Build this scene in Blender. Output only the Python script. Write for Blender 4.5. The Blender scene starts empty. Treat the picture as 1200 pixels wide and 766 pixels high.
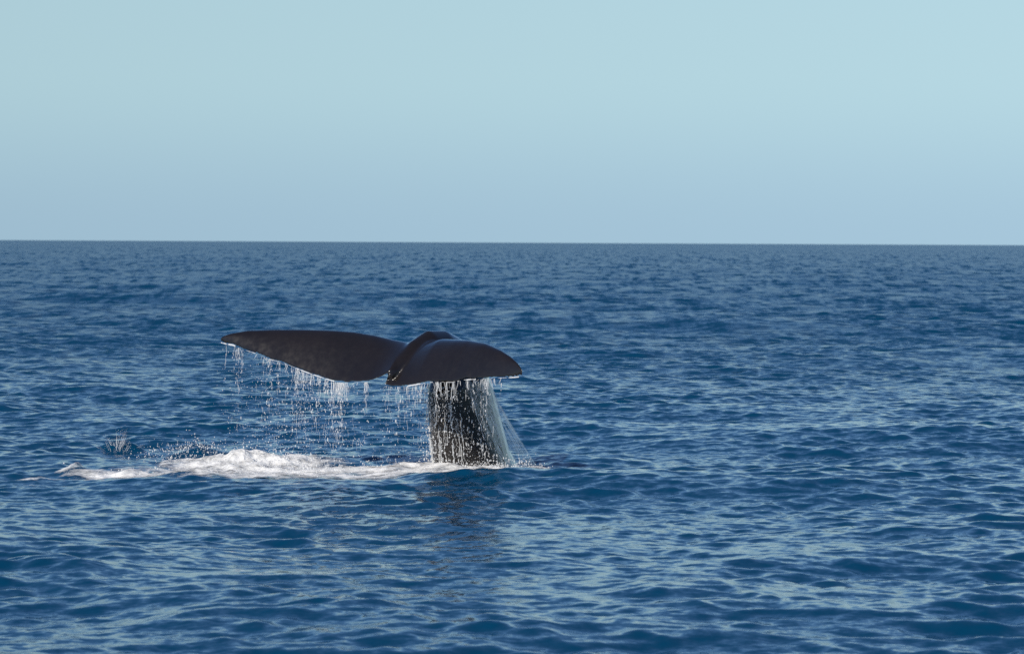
import bpy, bmesh, math
import numpy as np
from mathutils import Vector, Matrix

scene = bpy.context.scene
R = math.radians

# ------------------------------------------------------------------ camera
F_PX = 4500.0            # focal length in photo pixels (photo 1200 x 766)
CAM_H = 2.65             # eye height above the mean sea level, on a boat deck
PITCH = math.atan((383.0 - 284.2) / F_PX)
ROLL = math.atan(6.0 / 1200.0)
cam_d = bpy.data.cameras.new('camera')
cam = bpy.data.objects.new('camera', cam_d)
scene.collection.objects.link(cam)
cam_d.sensor_width = 36.0
cam_d.lens = 36.0 * F_PX / 1200.0
cam_d.clip_start = 0.5
cam_d.clip_end = 80000.0
cam_d.dof.use_dof = True
cam_d.dof.focus_distance = 45.0
cam_d.dof.aperture_fstop = 5.0
cam_rot = Matrix.Rotation(R(90) - PITCH, 3, 'X') @ Matrix.Rotation(ROLL, 3, 'Z')
cam.matrix_world = Matrix.Translation((0, 0, CAM_H)) @ cam_rot.to_4x4()
scene.camera = cam

def at(px, py, Y):
    """photo pixel + distance along the sea (world Y) -> world point"""
    d = cam_rot @ Vector(((px - 600.0) / F_PX, -(py - 383.0) / F_PX, -1.0))
    return Vector((0, 0, CAM_H)) + d * (Y / d.y)

def on_sea(px, py, z=0.0):
    d = cam_rot @ Vector(((px - 600.0) / F_PX, -(py - 383.0) / F_PX, -1.0))
    return Vector((0, 0, CAM_H)) + d * ((z - CAM_H) / d.z)

# ------------------------------------------------------------------ sky and sun
SUN_EL, SUN_AZ = R(32), R(213)     # azimuth clockwise from +Y: behind the camera, to its left
world = bpy.data.worlds.new('World')
scene.world = world
world.use_nodes = True
wn = world.node_tree
bg = wn.nodes['Background']
sky = wn.nodes.new('ShaderNodeTexSky')
sky.sky_type = 'NISHITA'
sky.sun_disc = False
sky.sun_elevation = SUN_EL
sky.sun_rotation = SUN_AZ
sky.altitude = 0
sky.air_density = 1.0
sky.dust_density = 0.0
sky.ozone_density = 8.0
# sea haze keeps the lowest few degrees of sky even and pale: there the elevation is held
# at HZ_C, and it eases smoothly into the plain sky above
wtc = wn.nodes.new('ShaderNodeTexCoord')
sep = wn.nodes.new('ShaderNodeSeparateXYZ'); cmb = wn.nodes.new('ShaderNodeCombineXYZ')
wn.links.new(wtc.outputs['Generated'], sep.inputs[0])
HZ_C = 0.043
ab = wn.nodes.new('ShaderNodeMath'); ab.operation = 'ABSOLUTE'
wn.links.new(sep.outputs['Z'], ab.inputs[0])
ease = wn.nodes.new('ShaderNodeMapRange'); ease.interpolation_type = 'SMOOTHSTEP'
ease.inputs['From Min'].default_value = 0.04; ease.inputs['From Max'].default_value = 0.24
wn.links.new(ab.outputs[0], ease.inputs['Value'])
sub = wn.nodes.new('ShaderNodeMath'); sub.operation = 'SUBTRACT'; sub.inputs[1].default_value = HZ_C
wn.links.new(ab.outputs[0], sub.inputs[0])
rt = wn.nodes.new('ShaderNodeMath'); rt.operation = 'MULTIPLY_ADD'; rt.inputs[2].default_value = HZ_C
wn.links.new(sub.outputs[0], rt.inputs[0]); wn.links.new(ease.outputs[0], rt.inputs[1])
wn.links.new(sep.outputs['X'], cmb.inputs[0]); wn.links.new(sep.outputs['Y'], cmb.inputs[1]); wn.links.new(rt.outputs[0], cmb.inputs[2])
nrm_ = wn.nodes.new('ShaderNodeVectorMath'); nrm_.operation = 'NORMALIZE'
wn.links.new(cmb.outputs[0], nrm_.inputs[0]); wn.links.new(nrm_.outputs[0], sky.inputs[0])
# the murk lying on the horizon dims the lowest degrees a little
dim = wn.nodes.new('ShaderNodeMapRange'); dim.interpolation_type = 'SMOOTHSTEP'
dim.inputs['From Min'].default_value = 0.0; dim.inputs['From Max'].default_value = 0.045
dim.inputs['To Min'].default_value = 0.0; dim.inputs['To Max'].default_value = 1.0
wn.links.new(ab.outputs[0], dim.inputs['Value'])
murk = wn.nodes.new('ShaderNodeMix'); murk.data_type = 'RGBA'; murk.blend_type = 'MIX'
for i_, n_ in enumerate(murk.inputs):
    if n_.name == 'A' and n_.type == 'RGBA': n_.default_value = (0.82, 0.83, 0.92, 1)
    if n_.name == 'B' and n_.type == 'RGBA': n_.default_value = (1, 1, 1, 1)
wn.links.new(dim.outputs[0], murk.inputs[0])
mul = wn.nodes.new('ShaderNodeVectorMath'); mul.operation = 'MULTIPLY'
wn.links.new(sky.outputs[0], mul.inputs[0])
wn.links.new([o for o in murk.outputs if o.type == 'RGBA'][0], mul.inputs[1])
wn.links.new(mul.outputs[0], bg.inputs[0])
bg.inputs[1].default_value = 0.0895
sun_d = bpy.data.lights.new('sun', 'SUN')
sun = bpy.data.objects.new('sun', sun_d)
scene.collection.objects.link(sun)
sun_d.energy = 4.6
sun_d.angle = R(0.5)
sun_d.color = (1.0, 0.91, 0.78)
sdir = Vector((math.sin(SUN_AZ) * math.cos(SUN_EL), math.cos(SUN_AZ) * math.cos(SUN_EL), math.sin(SUN_EL)))
sun.rotation_euler = sdir.to_track_quat('Z', 'Y').to_euler()
sun.location = sdir * 100 + Vector((0, 0, 20))

scene.view_settings.view_transform = 'Standard'
scene.view_settings.look = 'None'
scene.view_settings.exposure = 0.0
scene.view_settings.gamma = 1.0
scene.cycles.use_denoising = False
scene.cycles.transparent_max_bounces = 48
scene.cycles.max_bounces = 8

# ------------------------------------------------------------------ helpers
rng = np.random.default_rng(11)

def tag(o, label=None, cat=None, group=None, kind=None):
    if label: o['label'] = label
    if cat: o['category'] = cat
    if group: o['group'] = group
    if kind: o['kind'] = kind
    return o

def mesh_np(name, verts, faces, smooth=True):
    """verts (n,3) array, faces (m,3|4) array"""
    verts = np.asarray(verts, np.float32); faces = np.asarray(faces, np.int32)
    me = bpy.data.meshes.new(name)
    k = faces.shape[1]
    me.vertices.add(len(verts)); me.vertices.foreach_set('co', verts.ravel())
    me.loops.add(faces.size); me.loops.foreach_set('vertex_index', faces.ravel())
    me.polygons.add(len(faces))
    me.polygons.foreach_set('loop_start', np.arange(0, faces.size, k, dtype=np.int32))
    me.update(calc_edges=True)
    if smooth:
        me.polygons.foreach_set('use_smooth', np.ones(len(faces), bool))
    return me

def link(name, me, mat):
    o = bpy.data.objects.new(name, me)
    scene.collection.objects.link(o)
    if mat: me.materials.append(mat)
    return o

def attr(me, name, vals):
    a = me.attributes.new(name, 'FLOAT', 'POINT')
    a.data.foreach_set('value', np.asarray(vals, np.float32).ravel())

def hash2(ix, iy, seed):
    h = (ix.astype(np.int64) * 374761393 + iy.astype(np.int64) * 668265263 + seed * 1442695041) & 0xffffffff
    h = ((h ^ (h >> 13)) * 1274126177) & 0xffffffff
    h = h ^ (h >> 16)
    return (h & 0xffffff) / float(0xffffff)

def vnoise(x, y, seed=0):
    xi = np.floor(x); yi = np.floor(y)
    fx = x - xi; fy = y - yi
    fx = fx * fx * fx * (fx * (fx * 6 - 15) + 10); fy = fy * fy * fy * (fy * (fy * 6 - 15) + 10)
    xi = xi.astype(np.int64); yi = yi.astype(np.int64)
    a = hash2(xi, yi, seed); b = hash2(xi + 1, yi, seed)
    c = hash2(xi, yi + 1, seed); d = hash2(xi + 1, yi + 1, seed)
    return a + (b - a) * fx + (c - a) * fy + (a - b - c + d) * fx * fy

def fbm(x, y, octs=4, seed=0):
    s = 0; w = 0; amp = 1.0
    for i in range(octs):
        s = s + amp * vnoise(x * 2 ** i + 17.3 * i, y * 2 ** i - 9.1 * i, seed + i); w += amp; amp *= 0.55
    return s / w

def sstep(a, b, x):
    t = np.clip((x - a) / (b - a), 0, 1)
    return t * t * (3 - 2 * t)

class NT:
    """small node-tree helper"""
    def __init__(self, name):
        self.m = bpy.data.materials.new(name); self.m.use_nodes = True
        self.t = self.m.node_tree; self.t.nodes.clear()
        self.out = self.n('ShaderNodeOutputMaterial')
    def n(self, kind, **kw):
        nd = self.t.nodes.new(kind)
        for k, v in kw.items(): setattr(nd, k, v)
        return nd
    def l(self, a, b): self.t.links.new(a, b)
    def val(self, sock, v):
        if isinstance(v, bpy.types.NodeSocket): self.l(v, sock)
        else: sock.default_value = v
    def math(self, op, a, b=0.0, c=0.0, clamp=False):
        nd = self.n('ShaderNodeMath', operation=op, use_clamp=clamp)
        self.val(nd.inputs[0], a); self.val(nd.inputs[1], b); self.val(nd.inputs[2], c)
        return nd.outputs[0]
    def vmath(self, op, a, b=None, scale=None):
        nd = self.n('ShaderNodeVectorMath', operation=op)
        self.val(nd.inputs[0], a)
        if b is not None: self.val(nd.inputs[1], b)
        if scale is not None: self.val(nd.inputs['Scale'], scale)
        return nd.outputs[0]
    def noise(self, vec, scale, detail=2.0, rough=0.5):
        nd = self.n('ShaderNodeTexNoise'); self.l(vec, nd.inputs['Vector'])
        nd.inputs['Scale'].default_value = scale; nd.inputs['Detail'].default_value = detail
        nd.inputs['Roughness'].default_value = rough
        return nd
    def maprange(self, v, a, b, c, d):
        nd = self.n('ShaderNodeMapRange'); self.val(nd.inputs[0], v)
        for i, x in enumerate((a, b, c, d)): nd.inputs[i + 1].default_value = x
        return nd.outputs[0]
    def attr(self, name):
        return self.n('ShaderNodeAttribute', attribute_name=name)

# ------------------------------------------------------------------ materials
def mat_sea():
    t = NT('sea_water')
    p = t.n('ShaderNodeBsdfPrincipled')
    p.inputs['Base Color'].default_value = (0.0003, 0.039, 0.094, 1)
    p.inputs['IOR'].default_value = 1.333
    geo = t.n('ShaderNodeNewGeometry')
    rip = t.attr('ripple').outputs['Fac']          # rms slope of the waves finer than the mesh
    n1 = t.noise(t.vmath('MULTIPLY', geo.outputs['Position'], (6.5, 8.5, 4.0)), 1.0, 4.0, 0.6)
    n2 = t.noise(geo.outputs['Position'], 0.9, 2.0, 0.5)
    v1 = t.vmath('SUBTRACT', n1.outputs['Color'], (0.5, 0.5, 0.5))
    v2 = t.vmath('SUBTRACT', n2.outputs['Color'], (0.5, 0.5, 0.5))
    n3 = t.noise(t.vmath('MULTIPLY', geo.outputs['Position'], (1.3, 0.13, 0.8)), 1.0, 4.0, 0.66)   # wave groups
    v3 = t.vmath('MULTIPLY', t.vmath('SUBTRACT', n3.outputs['Color'], (0.5, 0.5, 0.5)), (0.4, 1.0, 0.0))
    v = t.vmath('ADD', t.vmath('SCALE', v1, scale=0.60), t.vmath('SCALE', v2, scale=t.math('MULTIPLY', rip, 5.5)))
    v = t.vmath('ADD', v, t.vmath('SCALE', v3, scale=t.math('MULTIPLY', rip, 11.0)))
    v = t.vmath('MULTIPLY', v, (1, 1, 0))
    nn = t.vmath('NORMALIZE', t.vmath('ADD', geo.outputs['Normal'], v))
    t.l(nn, p.inputs['Normal'])
    r = t.math('SQRT', t.math('ADD', t.math('MULTIPLY', rip, 0.42), 0.004))
    t.l(t.math('MINIMUM', r, 0.40), p.inputs['Roughness'])
    t.l(p.outputs[0], t.out.inputs[0])
    return t.m

def mat_whale():
    t = NT('wet_whale_skin')
    p = t.n('ShaderNodeBsdfPrincipled')
    tc = t.n('ShaderNodeTexCoord')
    n1 = t.noise(tc.outputs['Object'], 2.2, 5.0, 0.6)
    n2 = t.noise(tc.outputs['Object'], 14.0, 3.0, 0.6)
    ramp = t.n('ShaderNodeValToRGB')
    t.l(n1.outputs['Fac'], ramp.inputs[0])
    ramp.color_ramp.elements[0].position = 0.35; ramp.color_ramp.elements[0].color = (0.0095, 0.0073, 0.0066, 1)
    ramp.color_ramp.elements[1].position = 0.72; ramp.color_ramp.elements[1].color = (0.0130, 0.0097, 0.0084, 1)
    t.l(ramp.outputs[0], p.inputs['Base Color'])
    t.l(t.maprange(n2.outputs['Fac'], 0.3, 0.7, 0.20, 0.34), p.inputs['Roughness'])
    p.inputs['IOR'].default_value = 1.40
    p.inputs['Coat Weight'].default_value = 1.0; p.inputs['Coat Roughness'].default_value = 0.16; p.inputs['Coat IOR'].default_value = 1.33
    b = t.n('ShaderNodeBump'); b.inputs['Strength'].default_value = 0.12; b.inputs['Distance'].default_value = 0.02
    n3 = t.noise(tc.outputs['Object'], 6.0, 4.0, 0.6)
    t.l(n3.outputs['Fac'], b.inputs['Height']); t.l(b.outputs[0], p.inputs['Normal'])
    t.l(p.outputs[0], t.out.inputs[0])
    return t.m

def mat_drops(name, opacity):
    t = NT(name)
    p = t.n('ShaderNodeBsdfPrincipled')
    p.inputs['Base Color'].default_value = (0.86, 0.88, 0.90, 1)
    p.inputs['Roughness'].default_value = 0.25
    p.inputs['IOR'].default_value = 1.33
    tr = t.n('ShaderNodeBsdfTransparent'); mx = t.n('ShaderNodeMixShader')
    a = t.attr('cover').outputs['Fac']
    t.l(t.math('MULTIPLY', a, opacity, clamp=True), mx.inputs[0])
    t.l(tr.outputs[0], mx.inputs[1]); t.l(p.outputs[0], mx.inputs[2]); t.l(mx.outputs[0], t.out.inputs[0])
    return t.m

def mat_foam():
    t = NT('whitewater')
    p = t.n('ShaderNodeBsdfPrincipled')
    p.inputs['Base Color'].default_value = (0.90, 0.91, 0.91, 1)
    p.inputs['Roughness'].default_value = 0.65
    p.inputs['Subsurface Weight'].default_value = 0.0
    geo = t.n('ShaderNodeNewGeometry')
    st = t.vmath('MULTIPLY', geo.outputs['Position'], (0.75, 0.9, 1.0))
    n1 = t.noise(st, 5.5, 5.0, 0.66)
    n2 = t.noise(st, 28.0, 3.0, 0.6)
    bmp = t.n('ShaderNodeBump'); bmp.inputs['Strength'].default_value = 0.6; bmp.inputs['Distance'].default_value = 0.03
    t.l(n2.outputs['Fac'], bmp.inputs['Height']); t.l(bmp.outputs[0], p.inputs['Normal'])
    d = t.attr('cover').outputs['Fac']
    s = t.math('ADD', d, t.math('MULTIPLY', t.math('SUBTRACT', n1.outputs['Fac'], 0.5), 2.8))
    s = t.math('ADD', s, t.math('MULTIPLY', t.math('SUBTRACT', n2.outputs['Fac'], 0.5), 0.5))
    a = t.maprange(s, 0.18, 1.2, 0.0, 1.0)
    tr = t.n('ShaderNodeBsdfTransparent'); mx = t.n('ShaderNodeMixShader')
    t.l(a, mx.inputs[0]); t.l(tr.outputs[0], mx.inputs[1]); t.l(p.outputs[0], mx.inputs[2])
    t.l(mx.outputs[0], t.out.inputs[0])
    return t.m

def mat_curtain():
    t = NT('falling_sheet')
    p = t.n('ShaderNodeBsdfPrincipled')
    p.inputs['Base Color'].default_value = (0.36, 0.54, 0.70, 1)
    p.inputs['Roughness'].default_value = 0.18
    p.inputs['IOR'].default_value = 1.33
    uv = t.n('ShaderNodeUVMap')
    st = t.vmath('MULTIPLY', uv.outputs[0], (26.0, 3.2, 1.0))
    n1 = t.noise(st, 1.0, 4.0, 0.6)
    st2 = t.vmath('MULTIPLY', uv.outputs[0], (60.0, 34.0, 1.0))
    n2 = t.noise(st2, 1.0, 2.0, 0.5)
    d = t.attr('cover').outputs['Fac']
    s = t.math('ADD', t.math('MULTIPLY', t.math('SUBTRACT', n1.outputs['Fac'], 0.5), 2.4), t.math('MULTIPLY', t.math('SUBTRACT', n2.outputs['Fac'], 0.5), 0.9))
    a = t.math('MULTIPLY', t.math('ADD', s, 0.27, clamp=True), d, clamp=True)
    tr = t.n('ShaderNodeBsdfTransparent'); mx = t.n('ShaderNodeMixShader')
    t.l(a, mx.inputs[0]); t.l(tr.outputs[0], mx.inputs[1]); t.l(p.outputs[0], mx.inputs[2])
    t.l(mx.outputs[0], t.out.inputs[0])
    return t.m

# ------------------------------------------------------------------ the sea: a sum of wind waves
def make_waves():
    W = []
    octs = [(55.0, 25.0, 10, 0.0003), (12.0, 7.0, 14, 0.0006), (7.0, 4.0, 22, 0.0008), (4.0, 2.0, 34, 0.0010), (2.0, 1.0, 40, 0.0020),
            (1.0, 0.5, 46, 0.0066), (0.5, 0.24, 52, 0.0120)]
    r = np.random.default_rng(5)
    for (l0, l1, n, var) in octs:
        for i in range(n):
            lam = l0 * (l1 / l0) ** ((i + r.random()) / n)
            k = 2 * math.pi / lam
            spread = 0.55 + 0.40 * (1 - min(lam, 8) / 8)
            th = R(252) + r.normal() * spread        # travelling towards the boat, slightly leftwards
            slope = math.sqrt(2 * var / n)
            W.append((k, math.cos(th), math.sin(th), slope, r.random() * 2 * math.pi))
    return W
WAVES = make_waves()

# wake of the rising tail: local swellings of the surface (centre, radii, height)
HUMPS = []
for (px, py, rx, ry, h) in ((228, 531, 0.40, 0.32, 0.11), (136, 526, 0.34, 0.15, 0.11), (285, 541, 0.75, 0.65, 0.09),
                             (455, 551, 0.8, 0.4, 0.05), (40, 556, 0.7, 0.35, 0.05), (85, 549, 0.22, 0.2, 0.06),
                            (520, 552, 0.45, 0.3, 0.05), (180, 572, 1.6, 0.5, -0.05), (500, 574, 1.6, 0.5, -0.05)):
    c = on_sea(px, py)
    HUMPS.append((c.x, c.y, rx, ry, h))

def sea_surface(x, y, dr, dl):
    """displaced position and unresolved rms slope at rest position x, y; dr, dl = mesh spacing along and across the radius"""
    x = x.astype(np.float64); y = y.astype(np.float64)
    rr = np.hypot(x, y) + 1e-6
    ux, uy = x / rr, y / rr
    gust = 0.78 + 0.44 * fbm(x / 38.0 + 3.1, y / 60.0 + 8.2, 2, 70)
    gust_s = 0.25 + 1.5 * fbm(x / 2.2 + 9.1, y / 4.5 + 1.2, 3, 90)
    X = x.copy(); Y = y.copy(); Z = np.zeros_like(x); miss = np.zeros_like(x)
    drm, dlm = dr.min(), dl.min()
    for (k, cx, cy, s, ph) in WAVES:
        kr = np.abs(k * (cx * ux + cy * uy)) * dr
        kl = np.abs(k * (-cx * uy + cy * ux)) * dl
        att = (1 - sstep(1.2, 2.6, kr)) * (1 - sstep(1.2, 2.6, kl))
        miss += 0.5 * (s * s) * (1 - att * att)
        if att.max() <= 0.0: continue
        g = gust if k < 3.0 else gust * gust_s
        a = (s / k) * att * g
        p = k * (cx * x + cy * y) + ph
        Z += a * np.cos(p)
        q = a * 0.62 * np.sin(p)
        X -= q * cx; Y -= q * cy
    for (hx, hy, rx, ry, h) in HUMPS:
        d2 = ((x - hx) / rx) ** 2 + ((y - hy) / ry) ** 2
        Z += h * np.exp(-d2)
    return X, Y, Z, np.sqrt(miss)

def build_sea():
    # distances: 5 cm rows where the photo looks, a wave's fraction further out, stretching to the horizon
    r = [3.0]
    while r[-1] < 23.0: r.append(r[-1] + 0.4)
    while r[-1] < 54.0: r.append(r[-1] + 0.054)
    n1 = len(r)                                   # rows with all columns; beyond, every second column
    while r[-1] < 230.0: r.append(r[-1] + max(0.054, 0.00082 * r[-1]))
    while r[-1] < 60000.0: r.append(r[-1] + min(0.19 * (r[-1] / 230.0) ** 2.1, 0.08 * r[-1]))
    r = np.array(r)
    core = np.linspace(R(-8.8), R(8.8), 620)
    st = core[1] - core[0]
    side = []; a = core[-1]
    while a < R(180) - 1e-4:
        st = min(st * 1.13, R(5)); a = a + st; side.append(min(a, R(180)))
    side = np.array(side)
    th = np.concatenate([-side[::-1][1:], core, side])         # closes at 180 degrees
    if len(th) % 2: th = np.concatenate([[(-math.pi + th[0]) / 2], th])
    drr = np.gradient(r)
    def rows(i0, i1, th):
        dth = np.gradient(th); V = np.zeros((i1 - i0, len(th), 3), np.float32); M = np.zeros((i1 - i0, len(th)), np.float32)
        for i in range(i0, i1, 60):
            e = min(i + 60, i1); rs = r[i:e, None]
            x = rs * np.sin(th)[None]; y = rs * np.cos(th)[None]
            X, Y, Z, m = sea_surface(x, y, np.broadcast_to(drr[i:e, None], x.shape), rs * dth[None])
            V[i - i0:e - i0, :, 0] = X; V[i - i0:e - i0, :, 1] = Y; V[i - i0:e - i0, :, 2] = Z; M[i - i0:e - i0] = m
        return V, M
    def quads(idx):
        i2 = np.concatenate([idx, idx[:, :1]], 1)                # wrap round behind the camera
        return np.stack([i2[:-1, :-1], i2[:-1, 1:], i2[1:, 1:], i2[1:, :-1]], -1).reshape(-1, 4)[:, ::-1]
    Va, Ma = rows(0, n1, th)
    last = Va[-1]; last[1::2] = 0.5 * (last[0::2] + np.roll(last, -2, 0)[0::2])   # stitch to the coarser rows
    Vb, Mb = rows(n1, len(r), th[0::2])
    ia = np.arange(Va.shape[0] * Va.shape[1]).reshape(Va.shape[:2])
    ib = (ia.size + np.arange(Vb.shape[0] * Vb.shape[1])).reshape(Vb.shape[:2])
    ib = np.concatenate([ia[-1:, 0::2], ib], 0)
    f = np.concatenate([quads(ia), quads(ib)], 0)
    me = mesh_np('sea', np.concatenate([Va.reshape(-1, 3), Vb.reshape(-1, 3)]), f)
    attr(me, 'ripple', np.concatenate([Ma.ravel(), Mb.ravel()]))
    o = link('sea', me, mat_sea())
    tag(o, 'wind rippled deep blue open sea reaching the horizon', 'sea', kind='structure')
    print('sea quads', len(f))
    return o
build_sea()

# ------------------------------------------------------------------ the whale: tail stock and flukes as one continuous skin
PSI = R(38)                                   # heading of the body, to the right of the view direction
FWD = Vector((math.sin(PSI), math.cos(PSI), 0)); LAT = Vector((math.cos(PSI), -math.sin(PSI), 0))
NY = 43.85                                    # distance of the notch between the flukes
NOTCH = at(456, 438, NY)
TAN = math.tan(PSI)
def depth_te(px):                             # distance of the trailing edge at a photo column
    s = (px - 456.0) / F_PX * NY              # metres to the right of the notch
    return NY - TAN * s * 0.92 / (1 + 0.0 * s)

def interp(pts, x):
    p = sorted(pts)
    return float(np.interp(x, [a for a, b in p], [b for a, b in p]))

LE_L = [(258.4, 399.0), (262, 395.5), (270, 391.7), (290, 387.0), (323, 385.0), (357, 384.4), (390, 384.8), (415, 386.3), (440, 390.3), (463, 396), (482, 400)]
TE_L = [(258.4, 400.5), (266, 402.5), (273, 403.6), (287, 409.5), (302, 414), (315, 420), (332, 424), (348, 431), (365, 437.5), (382, 443), (394, 446.6), (407, 447.6), (424, 447), (434, 445.8), (443, 442.5), (450, 438.5), (456, 435.5)]
LE_R = [(478, 402), (500, 400), (517, 399), (538, 399.8), (555, 400.3), (572, 403.8), (589, 412), (600, 420), (607, 427), (611.5, 434), (612.6, 437.5)]
TE_R = [(455.5, 436.5), (452, 446), (450.5, 450.5), (460, 452.2), (475, 452), (493, 448.8), (510, 446.5), (530, 447), (544, 444.2), (567, 443), (589, 442.0), (604, 441.3), (610, 440.4), (612.6, 438.6)]

def fluke_sections(side):
    """list of (leading point, trailing point, thickness, camber) in world space, root -> tip"""
    S = []
    n = 110
    for i in range(n + 1):
        t = i / n
        u = 1 - (1 - t) ** 1.5 if t > 0 else 0
        if side < 0:
            # trailing edge parameter runs 456 -> 258.4, leading edge 482 -> 258.4
            xt = 456 + (258.4 - 456) * u
            xl = 486 + (258.4 - 486) * u ** 0.96
            yt, yl = interp(TE_L, xt), interp(LE_L, xl)
        else:
            k = u * (len(TE_R) - 1)
            # walk along the polyline so that the hooked inner corner survives
            seg = [0]
            for a, b in zip(TE_R[:-1], TE_R[1:]): seg.append(seg[-1] + math.hypot(b[0] - a[0], b[1] - a[1]))
            d = u * seg[-1]
            xt = float(np.interp(d, seg, [p[0] for p in TE_R])); yt = float(np.interp(d, seg, [p[1] for p in TE_R]))
            xl = 480 + (612.6 - 480) * u ** 0.85
            yl = interp(LE_R, xl)
        jag = (vnoise(np.array([xt / 7.0]), np.array([3.0 + side]), 8)[0] - 0.5) * 1.3 + (vnoise(np.array([xt / 2.2]), np.array([9.0 + side]), 8)[0] - 0.5) * 0.8
        for nx_, nd_ in ((301.5, 1.8), (314, 1.2), (546, 1.6), (561, 1.0), (424, 1.0)):
            jag -= nd_ * math.exp(-((xt - nx_) / 1.6) ** 2)
        chord = 1.02 * (1 - u) ** 0.75 + 0.02           # forward extent of the section in metres
        Yt = depth_te(xt)
        Yl = depth_te(xl) + chord * math.cos(PSI) * 0.95 + 0.0
        if side > 0: Yl = depth_te(xl) * 0.6 + Yt * 0.4 + chord * 0.85
        th = 0.105 * (1 - u) ** 0.8 + 0.016
        S.append((at(xl, yl, Yl), at(xt, yt, Yt), th, u, jag * 0.0098))
    if side < 0:                                         # root buried under the other fluke
        a, b, th, u, jag = S[0]
        S.insert(0, (a + LAT * 0.2 + FWD * 0.05 - Vector((0, 0, 0.03)), b + LAT * 0.12 + FWD * 0.22 + Vector((0, 0, 0.03)), th, u, 0.0))
    return S

def fluke_mesh(bm, side):
    S = fluke_sections(side)
    nc = 18
    rings = []
    for (a, b, th, u, jag) in S:
        top, bot = [], []
        ch = b - a
        nrm = Vector((0, -0.45, 0.9)).normalized()
        cam_b = (0.03 if side < 0 else 0.155 * (1 - u) ** 0.35 * min(1, 0.1 + 3.2 * u)) 
        for j in range(nc + 1):
            c = 0.5 - 0.5 * math.cos(math.pi * j / nc)
            prof = (2.6 * math.sqrt(max(c, 0)) * (1 - c) * 0.5 + 0.35 * c * (1 - c))
            h = th * prof + 0.008 * math.sin(math.pi * min(1, c * 8) / 2) 
            mid = a + ch * c + nrm * (cam_b * math.sin(math.pi * c ** 0.8)) - Vector((0, 0, th * 0.35 * (1 - c) + jag * c ** 14))
            top.append(mid + nrm * h)
            if 0 < j < nc: bot.append(mid - nrm * h * 0.9)
        rings.append([bm.verts.new(p) for p in top + bot[::-1]])
    m = len(rings[0])
    for r0, r1 in zip(rings[:-1], rings[1:]):
        for j in range(m):
            q = [r0[j], r0[(j + 1) % m], r1[(j + 1) % m], r1[j]]
            bm.faces.new(q)
    bm.faces.new(rings[0]); bm.faces.new(rings[-1][::-1])

# tail stock stations: q forward of the notch, height z, half width, half depth
STOCK = [(0.02, 1.11, 0.03, 0.035), (0.22, 1.27, 0.10, 0.075), (0.45, 1.405, 0.14, 0.11), (0.70, 1.475, 0.16, 0.15), (0.94, 1.44, 0.18, 0.19),
         (1.18, 1.28, 0.23, 0.29), (1.27, 1.04, 0.31, 0.45), (1.35, 0.75, 0.34, 0.51), (1.45, 0.4, 0.365, 0.55), (1.57, 0.0, 0.39, 0.59),
         (1.85, -0.5, 0.46, 0.66), (2.15, -1.1, 0.56, 0.76), (2.6, -1.8, 0.66, 0.86), (3.2, -2.4, 0.74, 0.95)]

def stock_frame(i):
    q, z, a, b = STOCK[i]
    i0, i1 = max(0, i - 1), min(len(STOCK) - 1, i + 1)
    tq, tz = STOCK[i1][0] - STOCK[i0][0], STOCK[i1][1] - STOCK[i0][1]
    L = math.hypot(tq, tz); tq /= L; tz /= L
    T = FWD * tq + Vector((0, 0, tz))
    Nn = FWD * (-tz) + Vector((0, 0, tq))      # dorsal direction
    P = Vector((NOTCH.x, NOTCH.y, 0)) + FWD * q + Vector((0, 0, z))
    return P, T, Nn, a, b

def stock_point(i, ang):
    P, T, Nn, a, b = stock_frame(i)
    c, s = math.cos(ang), math.sin(ang)
    w = a * (1 - 0.45 * max(0, s) ** 2)         # the back narrows to a keel
    return P + LAT * (w * c) + Nn * (b * s * (1.06 if s > 0 else 1.0))

def stock_mesh(bm):
    rings = [[bm.verts.new(stock_point(i, 2 * math.pi * k / 28)) for k in range(28)] for i in range(len(STOCK))]
    for r0, r1 in zip(rings[:-1], rings[1:]):
        for k in range(28):
            bm.faces.new([r0[k], r0[(k + 1) % 28], r1[(k + 1) % 28], r1[k]])
    bm.faces.new(rings[0]); bm.faces.new(rings[-1][::-1])

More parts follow.
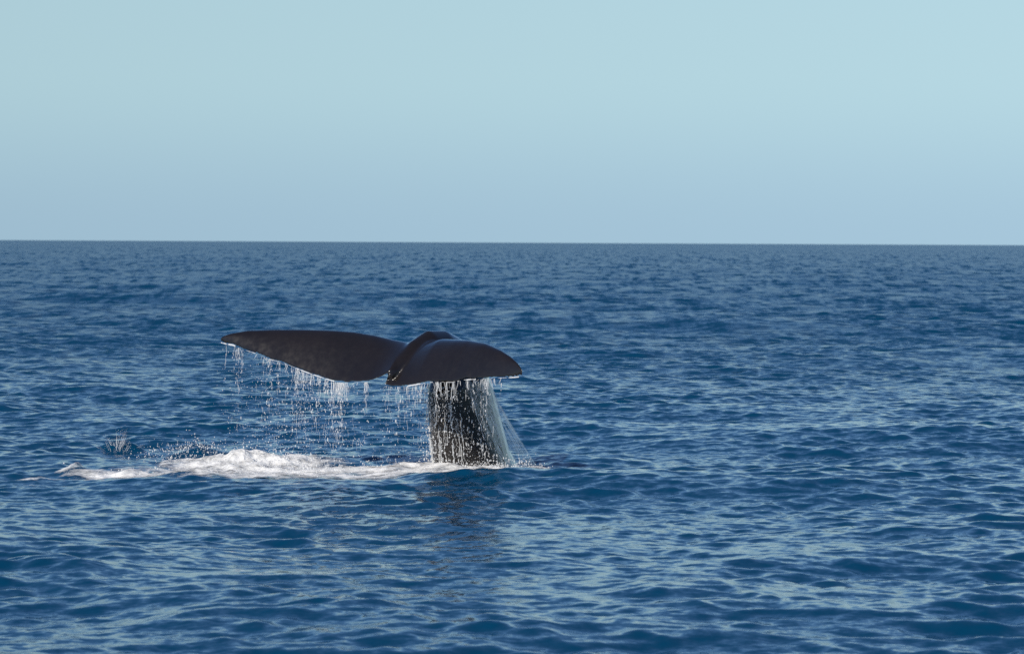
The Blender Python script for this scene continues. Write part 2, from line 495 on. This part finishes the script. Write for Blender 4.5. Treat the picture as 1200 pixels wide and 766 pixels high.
def build_whale():
    bm = bmesh.new()
    stock_mesh(bm); fluke_mesh(bm, -1); fluke_mesh(bm, 1)
    bmesh.ops.triangulate(bm, faces=[f for f in bm.faces if len(f.verts) > 4])
    bmesh.ops.recalc_face_normals(bm, faces=bm.faces)
    me = bpy.data.meshes.new('whale_cage'); bm.to_mesh(me); bm.free()
    tmp = bpy.data.objects.new('whale_cage', me); scene.collection.objects.link(tmp)
    m = tmp.modifiers.new('r', 'REMESH'); m.mode = 'VOXEL'; m.voxel_size = 0.0125; m.use_smooth_shade = True
    s = tmp.modifiers.new('s', 'SMOOTH'); s.factor = 0.5; s.iterations = 5
    dg = bpy.context.evaluated_depsgraph_get()
    me2 = bpy.data.meshes.new_from_object(tmp.evaluated_get(dg))
    me2.name = 'sperm_whale'
    bpy.data.objects.remove(tmp)
    # melt the roots of the flukes into the ridge between them
    tmp = bpy.data.objects.new('whale_cage', me2); scene.collection.objects.link(tmp)
    co = np.zeros(len(me2.vertices) * 3, np.float32); me2.vertices.foreach_get('co', co); co = co.reshape(-1, 3)
    rel = co - np.array(NOTCH)[None]
    q = rel @ np.array(FWD); lt = rel @ np.array(LAT)
    wgt = (1 - sstep(0.12, 0.32, np.abs(lt))) * sstep(0.06, 0.2, q) * (1 - sstep(1.0, 1.3, q))
    vg = tmp.vertex_groups.new(name='root')
    for lev in range(1, 11):
        ii = np.nonzero(np.round(wgt * 10) == lev)[0]
        if len(ii): vg.add(ii.tolist(), lev / 10.0, 'REPLACE')
    s = tmp.modifiers.new('s', 'SMOOTH'); s.factor = 0.5; s.iterations = 45; s.vertex_group = 'root'
    dg = bpy.context.evaluated_depsgraph_get()
    me2 = bpy.data.meshes.new_from_object(tmp.evaluated_get(dg)); me2.name = 'sperm_whale'
    bpy.data.objects.remove(tmp)
    base = Vector((NOTCH.x, NOTCH.y, 0)) + FWD * 1.7
    me2.transform(Matrix.Translation(-base))
    me2.polygons.foreach_set('use_smooth', np.ones(len(me2.polygons), bool))
    me2.materials.clear()
    o = link('sperm_whale', me2, mat_whale())
    o.location = base
    tag(o, 'dark brown whale diving, its broad tail fluke raised and dripping over the sea', 'whale')
    print('whale faces', len(me2.polygons))
    return o
build_whale()

# ------------------------------------------------------------------ water in the air
ICO = None
def ico():
    global ICO
    if ICO is None:
        b = bmesh.new(); bmesh.ops.create_icosphere(b, subdivisions=1, radius=1.0)
        ICO = (np.array([v.co[:] for v in b.verts]), np.array([[v.index for v in f.verts] for f in b.faces])); b.free()
    return ICO

class Water:
    """collects droplets and thin strands into one mesh"""
    def __init__(self): self.v = []; self.f = []; self.d = []; self.n = 0
    def add(self, v, f, d):
        self.v.append(v); self.f.append(f + self.n); self.d.append(np.full(len(v), d)); self.n += len(v)
    def drops(self, P, rad, stretch, dens):
        iv, fi = ico()
        for p, r, s, d in zip(P, rad, stretch, dens):
            k = np.array([r, r, r * s]) * (1 + 0.35 * (rng.random(3) - 0.5))
            self.add(iv * k + np.asarray(p), fi, d)
    def strand(self, pts, rads, dens):
        pts = np.asarray(pts); n = len(pts); m = 5
        ang = np.arange(m) * 2 * np.pi / m
        ring = np.stack([np.cos(ang), np.sin(ang), 0 * ang], 1)
        V = (pts[:, None, :] + ring[None] * np.asarray(rads)[:, None, None]).reshape(-1, 3)
        F = []
        for i in range(n - 1):
            for k in range(m):
                a, b = i * m + k, i * m + (k + 1) % m
                F += [(a, b, b + m), (a, b + m, a + m)]
        self.add(V, np.array(F), dens)
    def edge(self, pts, rads, dens):              # strand running sideways
        pts = np.asarray(pts); n = len(pts); m = 5
        ang = np.arange(m) * 2 * np.pi / m
        ring = np.stack([0 * ang, np.cos(ang), np.sin(ang)], 1)
        V = (pts[:, None, :] + ring[None] * np.asarray(rads)[:, None, None]).reshape(-1, 3)
        F = []
        for i in range(n - 1):
            for k in range(m):
                a, b = i * m + k, i * m + (k + 1) % m
                F += [(a, b, b + m), (a, b + m, a + m)]
        self.add(V, np.array(F), dens)
    def build(self, name, mat, label, cat):
        V = np.concatenate(self.v); c = V.mean(0); c[2] = V[:, 2].min()
        me = mesh_np(name, V - c, np.concatenate(self.f))
        attr(me, 'cover', np.concatenate(self.d))
        o = link(name, me, mat); o.location = c
        tag(o, label, cat, kind='stuff')
        return o

def te_point(side, px):
    if side < 0: return at(px, interp(TE_L, px), depth_te(px))
    pts = [p for p in TE_R[2:]]
    return at(px, interp(pts, px), depth_te(px))

DROP = mat_drops('water_drops', 0.62)

def wobble_strand(w, p, length, r0, dens, drift=0.02):
    n = max(4, int(length / 0.03))
    t = np.linspace(0, 1, n)
    ph = rng.random(2) * 6.28
    x = p[0] + drift * t * rng.normal() + 0.006 * np.sin(t * 9 + ph[0]) * t
    y = p[1] + drift * t * rng.normal() + 0.006 * np.sin(t * 7 + ph[1]) * t
    z = p[2] - length * t
    rad = r0 * (1 - 0.6 * t) * (0.65 + 0.7 * rng.random(n))
    w.strand(np.stack([x, y, z], 1), rad, dens)

def falling(side, spans, name, label):
    """spans: (px0, px1, strands, mean length, drop trail length, drops per strand)"""
    w = Water()
    for (x0, x1, ns, ml, trail, nd) in spans:
        for _ in range(ns):
            for _try in range(6):
                px = x0 + (x1 - x0) * rng.random()
                if rng.random() < float(fbm(np.array([px / 9.0]), np.array([1.0 + side]), 2, 61)[0]) ** 2 * 2.2: break
            p = np.array(te_point(side, px)) + np.array([0, 0.02, -0.012])
            L = ml * (0.35 + 1.2 * rng.random() ** 1.5)
            wobble_strand(w, p, L, 0.003 + 0.0045 * rng.random(), 0.22 + 0.45 * rng.random())
            k = rng.poisson(nd)
            long = rng.random() < 0.35                       # some strings hold together down to the sea
            d = np.minimum(L * 0.7 + (rng.random(k) * p[2] if long else rng.exponential(trail * 0.55, k)), p[2] - 0.02)
            sp = 0.006 + 0.022 * d
            lean = rng.normal() * 0.03 - 0.03
            P = np.stack([p[0] + rng.normal(size=k) * sp + lean * d, p[1] + rng.normal(size=k) * sp * 1.5, p[2] - d], 1)
            w.drops(P, 0.0022 + 0.0062 * rng.random(k) ** 2.6, 1 + 2.6 * rng.random(k) ** 1.5, 0.25 + 0.7 * rng.random(k))
            for _ in range(2):                               # short torn threads further down
                d0 = rng.random() ** 1.6 * p[2] * 0.7
                wobble_strand(w, np.array([p[0] + lean * d0, p[1], p[2] - d0]), 0.03 + 0.10 * rng.random(), 0.0022 + 0.002 * rng.random(), 0.15 + 0.35 * rng.random(), 0.01)
    return w

# left fluke
wl = falling(-1, [(262, 300, 10, 0.10, 0.5, 7), (295, 345, 24, 0.08, 0.7, 8), (340, 385, 34, 0.11, 0.6, 9), (372, 412, 42, 0.16, 0.4, 10), (405, 432, 14, 0.08, 0.35, 5)],
             'falling_water', '')
for (a, b, dens, rr) in ((259, 276, 0.8, 0.009), (284, 300, 0.6, 0.005), (312, 345, 0.5, 0.005), (345, 392, 0.8, 0.006), (405, 432, 0.3, 0.004)):  # broken white bead modelled along the trailing edge as its sunlit, wet glint
    xs = np.arange(a, b, 1.2)
    pts = [np.array(te_point(-1, x)) + np.array([0, -0.014, -0.006]) for x in xs]
    w_r = 1.3 * rr * (np.clip(fbm(xs / 5.0, xs * 0, 3, 5) * 4.0 - 1.25, 0, 1))
    wl.edge(pts, w_r, dens)
# fine drops filling the air under the left fluke
N = 1500
px = np.concatenate([rng.normal(335, 38, N // 2), rng.uniform(262, 470, N // 2)])
keep = (px > 250) & (px < 492); px = px[keep]
P = []
for x in px:
    xe = min(max(x, 262), 449)
    p = np.array(te_point(-1, xe)); f = rng.random() ** 0.75
    q = np.array(at(x, 300, p[1]))
    P.append((q[0], p[1] + rng.normal() * 0.12, p[2] * (1 - f) + 0.01))
k = len(P)
wl.drops(P, 0.0020 + 0.0042 * rng.random(k) ** 2.2, 1 + rng.random(k), 0.25 + 0.6 * rng.random(k))
wl.build('falling_water', DROP, 'streams and drops of water falling from the broad left fluke beside the notch', 'water')

# right fluke
wr = falling(1, [(451, 492, 26, 0.07, 0.45, 7), (492, 536, 28, 0.13, 0.4, 7), (536, 552, 6, 0.10, 0.3, 5), (552, 580, 20, 0.10, 0.3, 4), (575, 590, 3, 0.12, 0.2, 3)], 'falling_water', '')
for (a, b, dens, rr) in ((472, 508, 0.9, 0.007), (512, 534, 0.4, 0.005), (536, 558, 0.9, 0.006), (566, 609, 0.85, 0.0065)):  # glint of the right trailing edge, put in as a thin white bead
    xs = np.arange(a, b, 1.2)
    pts = [np.array(te_point(1, x)) + np.array([0, -0.014, -0.006]) for x in xs]
    w_r = 1.3 * rr * (np.clip(fbm(xs / 5.0, xs * 0 + 4, 3, 9) * 4.0 - 1.25, 0, 1))
    wr.edge(pts, w_r, dens)
wr.build('falling_water', DROP, 'white water spilling from the trailing edge of the right fluke', 'water')

# water running down and bursting off the tail stock
ws = Water()
def stock_surface(z, ang, off):
    zs = [s[1] for s in STOCK[5:11]][::-1]; ii = list(range(5, 11))[::-1]
    fi = float(np.interp(z, zs, ii)); i0 = int(math.floor(fi)); i1 = min(i0 + 1, len(STOCK) - 1); t = fi - i0
    p = stock_point(i0, ang).lerp(stock_point(i1, ang), t)
    c = stock_frame(i0)[0].lerp(stock_frame(i1)[0], t)
    d = (p - c); d.z = 0
    return p + d.normalized() * off
# the side seen from the boat: right flank (angle 0) round to the belly (270 degrees) and the left flank
for _ in range(4200):
    ang = R(rng.uniform(165, 372)); z = -0.02 + 1.14 * rng.random() ** 1.25
    if rng.random() > 0.25 + 1.2 * float(vnoise(np.array([ang * 7.0]), np.array([z * 2.5]), 77)[0]) ** 2: continue
    off = 0.006 + rng.exponential(0.04)
    p = stock_surface(z, ang, off)
    r = 0.0028 + 0.0078 * rng.random() ** 2.6
    ws.drops([p], [r], [1 + 1.1 * rng.random()], [0.25 + 0.7 * rng.random()])
for _ in range(34):
    ang = R(rng.choice([rng.uniform(212, 365), rng.normal(262, 9), rng.normal(300, 8)]))
    z0 = rng.uniform(0.35, 1.12); L = rng.uniform(0.08, 0.5)
    n = 12; a = ang; pts = []
    for i in range(n):
        zz = max(z0 - L * i / (n - 1), -0.02); a += R(rng.normal() * 1.2)
        pts.append(np.array(stock_surface(zz, a, 0.006)))
    ws.strand(pts, (0.0025 + 0.006 * rng.random()) * (0.4 + rng.random(n)), 0.3 + 0.6 * rng.random())
ws.build('running_water', DROP, 'beads and runnels of white water streaming down the dark tail stock', 'water')

# translucent sheet pouring off beside the tail stock
def build_curtain():
    nu, nv = 60, 90
    V = []; D = []; UV = []
    for j in range(nv + 1):
        v = j / nv
        for i in range(nu + 1):
            u = i / nu
            # top edge hangs under the right fluke, foot lies on the sea to the right
            xt = 541 + (574 - 541) * u; yt = 447.0
            xb = 585 + (634 - 585) * u; yb = 549 + 3 * u
            bow = 0.25 * v * (1 - v)
            px = xt + (xb - xt) * (v ** 1.12) - bow * 10 * (1 - u)
            py = yt + (yb - yt) * v
            Yt = depth_te(xt) + 0.25; Yb = 44.55 - 0.15 * u
            Y = Yt + (Yb - Yt) * v + 0.05 * math.sin(9 * u + 3 * v) * v
            V.append(at(px, py, Y)[:]); UV.append((u, v))
            rim = math.exp(-((u - 0.97) / 0.045) ** 2) * 0.9 + math.exp(-((u - 0.80) / 0.05) ** 2) * 0.4
            body = 0.75 * (0.35 + 0.65 * u)
            D.append((body + rim * 1.0) * (1 - 0.25 * v) * min(1, (1 - u) * 30 + 0.0) * min(1, u * 6))
    F = []
    for j in range(nv):
        for i in range(nu):
            a = j * (nu + 1) + i; F.append((a, a + 1, a + nu + 2, a + nu + 1))
    V = np.array(V); c = V.mean(0); c[2] = V[:, 2].min()
    me = mesh_np('water_curtain', V - c, np.array(F))
    attr(me, 'cover', D)
    uvl = me.uv_layers.new(name='UVMap')
    li = np.array(F).ravel(); uvl.data.foreach_set('uv', np.array(UV, np.float32)[li].ravel())
    o = link('water_curtain', me, mat_curtain()); o.location = c
    so = o.modifiers.new('thickness', 'SOLIDIFY'); so.thickness = 0.006
    tag(o, 'translucent curtain of water sweeping off the tail stock beneath the right fluke', 'water', kind='stuff')
build_curtain()

# ------------------------------------------------------------------ whitewater round the tail
FOAM_C = [  # photo column, row of the foam lying on the sea, half width px, half depth m, weight
    (285, 543, 110, 1.5, 1.0), (225, 548, 95, 1.1, 0.9), (345, 549, 90, 1.3, 0.95), (165, 551, 65, 0.7, 0.9), (115, 551, 46, 0.28, 0.95),
    (420, 550, 80, 1.15, 1.0), (500, 551, 75, 1.0, 0.95), (548, 555, 66, 0.95, 1.1), (602, 556, 50, 0.7, 0.95), (632, 556, 28, 0.3, 0.65),
    (300, 556, 115, 0.8, 0.9), (420, 557, 85, 0.6, 0.9), (215, 555, 80, 0.45, 0.85),
    (488, 541, 26, 0.4, 0.85), (84, 548, 16, 0.2, 0.8), (30, 557, 45, 0.15, 0.34)]
def build_foam():
    x0, x1 = on_sea(-10, 560).x, on_sea(668, 560).x
    y0, y1 = 42.6, 49.2
    nx, ny = 520, 300
    gx, gy = np.meshgrid(np.linspace(x0, x1, nx), np.linspace(y0, y1, ny))
    X, Y, Z, _ = sea_surface(gx, gy, np.full_like(gx, 0.05), np.full_like(gx, 0.022))
    wx = gx + 0.35 * (fbm(gx * 1.3, gy * 1.3, 3, 31) - 0.5); wy = gy + 0.9 * (fbm(gx * 1.1 + 5, gy * 1.1, 3, 32) - 0.5)
    m = np.zeros_like(gx)
    for (px, py, hw, hd, wt) in FOAM_C:
        c = on_sea(px, py); rx = hw / F_PX * c.y
        d2 = ((wx - c.x) / rx) ** 2 + ((wy - c.y) / hd) ** 2
        m = np.maximum(m, wt * np.clip(1.25 - d2 * 1.05, 0, 1))
    streak = fbm(gx * 1.1, gy * 2.6, 4, 40)
    dens = m * (0.30 + 1.4 * streak)
    lump = fbm(gx * 4.5, gy * 3.0, 4, 50)
    c = on_sea(290, 543)
    crest = np.exp(-(((gx - c.x) / 0.62) ** 2 + ((gy - c.y - 0.25) / 0.3) ** 2))
    c2 = on_sea(488, 541); crest2 = np.exp(-(((gx - c2.x) / 0.2) ** 2 + ((gy - c2.y) / 0.2) ** 2))
    c3 = on_sea(84, 548); crest3 = np.exp(-(((gx - c3.x) / 0.14) ** 2 + ((gy - c3.y) / 0.14) ** 2))
    Z = Z + 0.003 + sstep(0.15, 0.6, dens) * (0.06 * np.clip(lump - 0.25, 0, 1) + crest * (0.02 + 0.13 * lump) + (crest2 + crest3) * 0.14 * lump)
    idx = np.arange(nx * ny).reshape(ny, nx)
    F = np.stack([idx[:-1, :-1], idx[:-1, 1:], idx[1:, 1:], idx[1:, :-1]], -1).reshape(-1, 4)
    keep = dens.ravel()[F].max(1) > 0.05
    F = F[keep]
    used = np.unique(F); remap = np.zeros(nx * ny, int); remap[used] = np.arange(len(used))
    V = np.stack([X, Y, Z], -1).reshape(-1, 3)[used]
    cc = V.mean(0); cc[2] = 0
    me = mesh_np('whitewater', V - cc, remap[F]); attr(me, 'cover', dens.ravel()[used])
    o = link('whitewater', me, mat_foam()); o.location = cc
    tag(o, 'churned white foam spread on the sea around the base of the whale tail', 'foam', kind='stuff')
    # spray thrown up over the foam
    w = Water()
    dn = dens.ravel().copy(); dn[dn < 0.35] = 0
    pr = (dn * (0.35 + 1.6 * crest.ravel() + 2 * crest2.ravel() + 1.5 * crest3.ravel())); pr /= pr.sum()
    pick = rng.choice(nx * ny, 1100, p=pr)
    P = np.stack([X.ravel()[pick], Y.ravel()[pick], Z.ravel()[pick]], 1)
    P[:, 2] += rng.exponential(0.025, len(P)) + crest.ravel()[pick] * rng.exponential(0.045, len(P))
    w.drops(P, 0.003 + 0.007 * rng.random(len(P)) ** 2.5, 1 + 0.5 * rng.random(len(P)), 0.4 + 0.6 * rng.random(len(P)))
    # drops striking the swelling behind the foam
    for (px, py, sx, n, hz) in ((225, 531, 0.42, 420, 0.05), (190, 533, 0.3, 120, 0.05), (480, 540, 0.35, 200, 0.05), (605, 553, 0.3, 260, 0.04), (550, 551, 0.55, 520, 0.045)):
        c = on_sea(px, py)
        q = np.stack([c.x + rng.normal(size=n) * sx * 0.6, c.y + rng.normal(size=n) * 0.3], 1)
        _, _, zz, _ = sea_surface(q[:, 0], q[:, 1], np.full(n, 0.05), np.full(n, 0.02))
        P = np.stack([q[:, 0], q[:, 1], zz + 0.01 + rng.exponential(hz, n)], 1)
        w.drops(P, 0.0035 + 0.006 * rng.random(n) ** 2, 1 + 0.8 * rng.random(n), 0.3 + 0.6 * rng.random(n))
    w.build('spray', DROP, 'white spray drops thrown up above the foam around the tail', 'spray')
build_foam()

# a small crown splash further out
def build_splash():
    w = Water(); c = on_sea(136, 527)
    for _ in range(40):
        a = rng.random() * 6.28; sp = abs(rng.normal()) * 0.11
        H = max(0.03, (0.05 + 0.26 * rng.random() ** 1.6) * math.exp(-(sp / 0.14) ** 2))
        x, y = c.x + math.cos(a) * sp, c.y + 0.05 + math.sin(a) * sp * 0.7
        zz = float(sea_surface(np.array([x]), np.array([y]), np.array([0.05]), np.array([0.02]))[2][0])
        n = 6; t = np.linspace(0, 1, n)
        pts = np.stack([x + math.cos(a) * 0.06 * t, y + math.sin(a) * 0.05 * t, zz - 0.01 + H * t], 1)
        w.strand(pts, 0.004 * (1 - 0.85 * t) * (0.3 + 1.2 * rng.random(n)), 0.35 + 0.4 * rng.random())
        k = 8; u = rng.random(k)[:, None]
        P = pts[0] + (pts[-1] - pts[0]) * (0.3 + 1.0 * u) + rng.normal(size=(k, 3)) * 0.018
        w.drops(P, 0.0014 + 0.003 * rng.random(k) ** 2, np.ones(k), 0.4 + 0.6 * rng.random(k))
    w.build('splash', DROP, 'small crown splash on a dark swell left of the foam', 'splash')
build_splash()
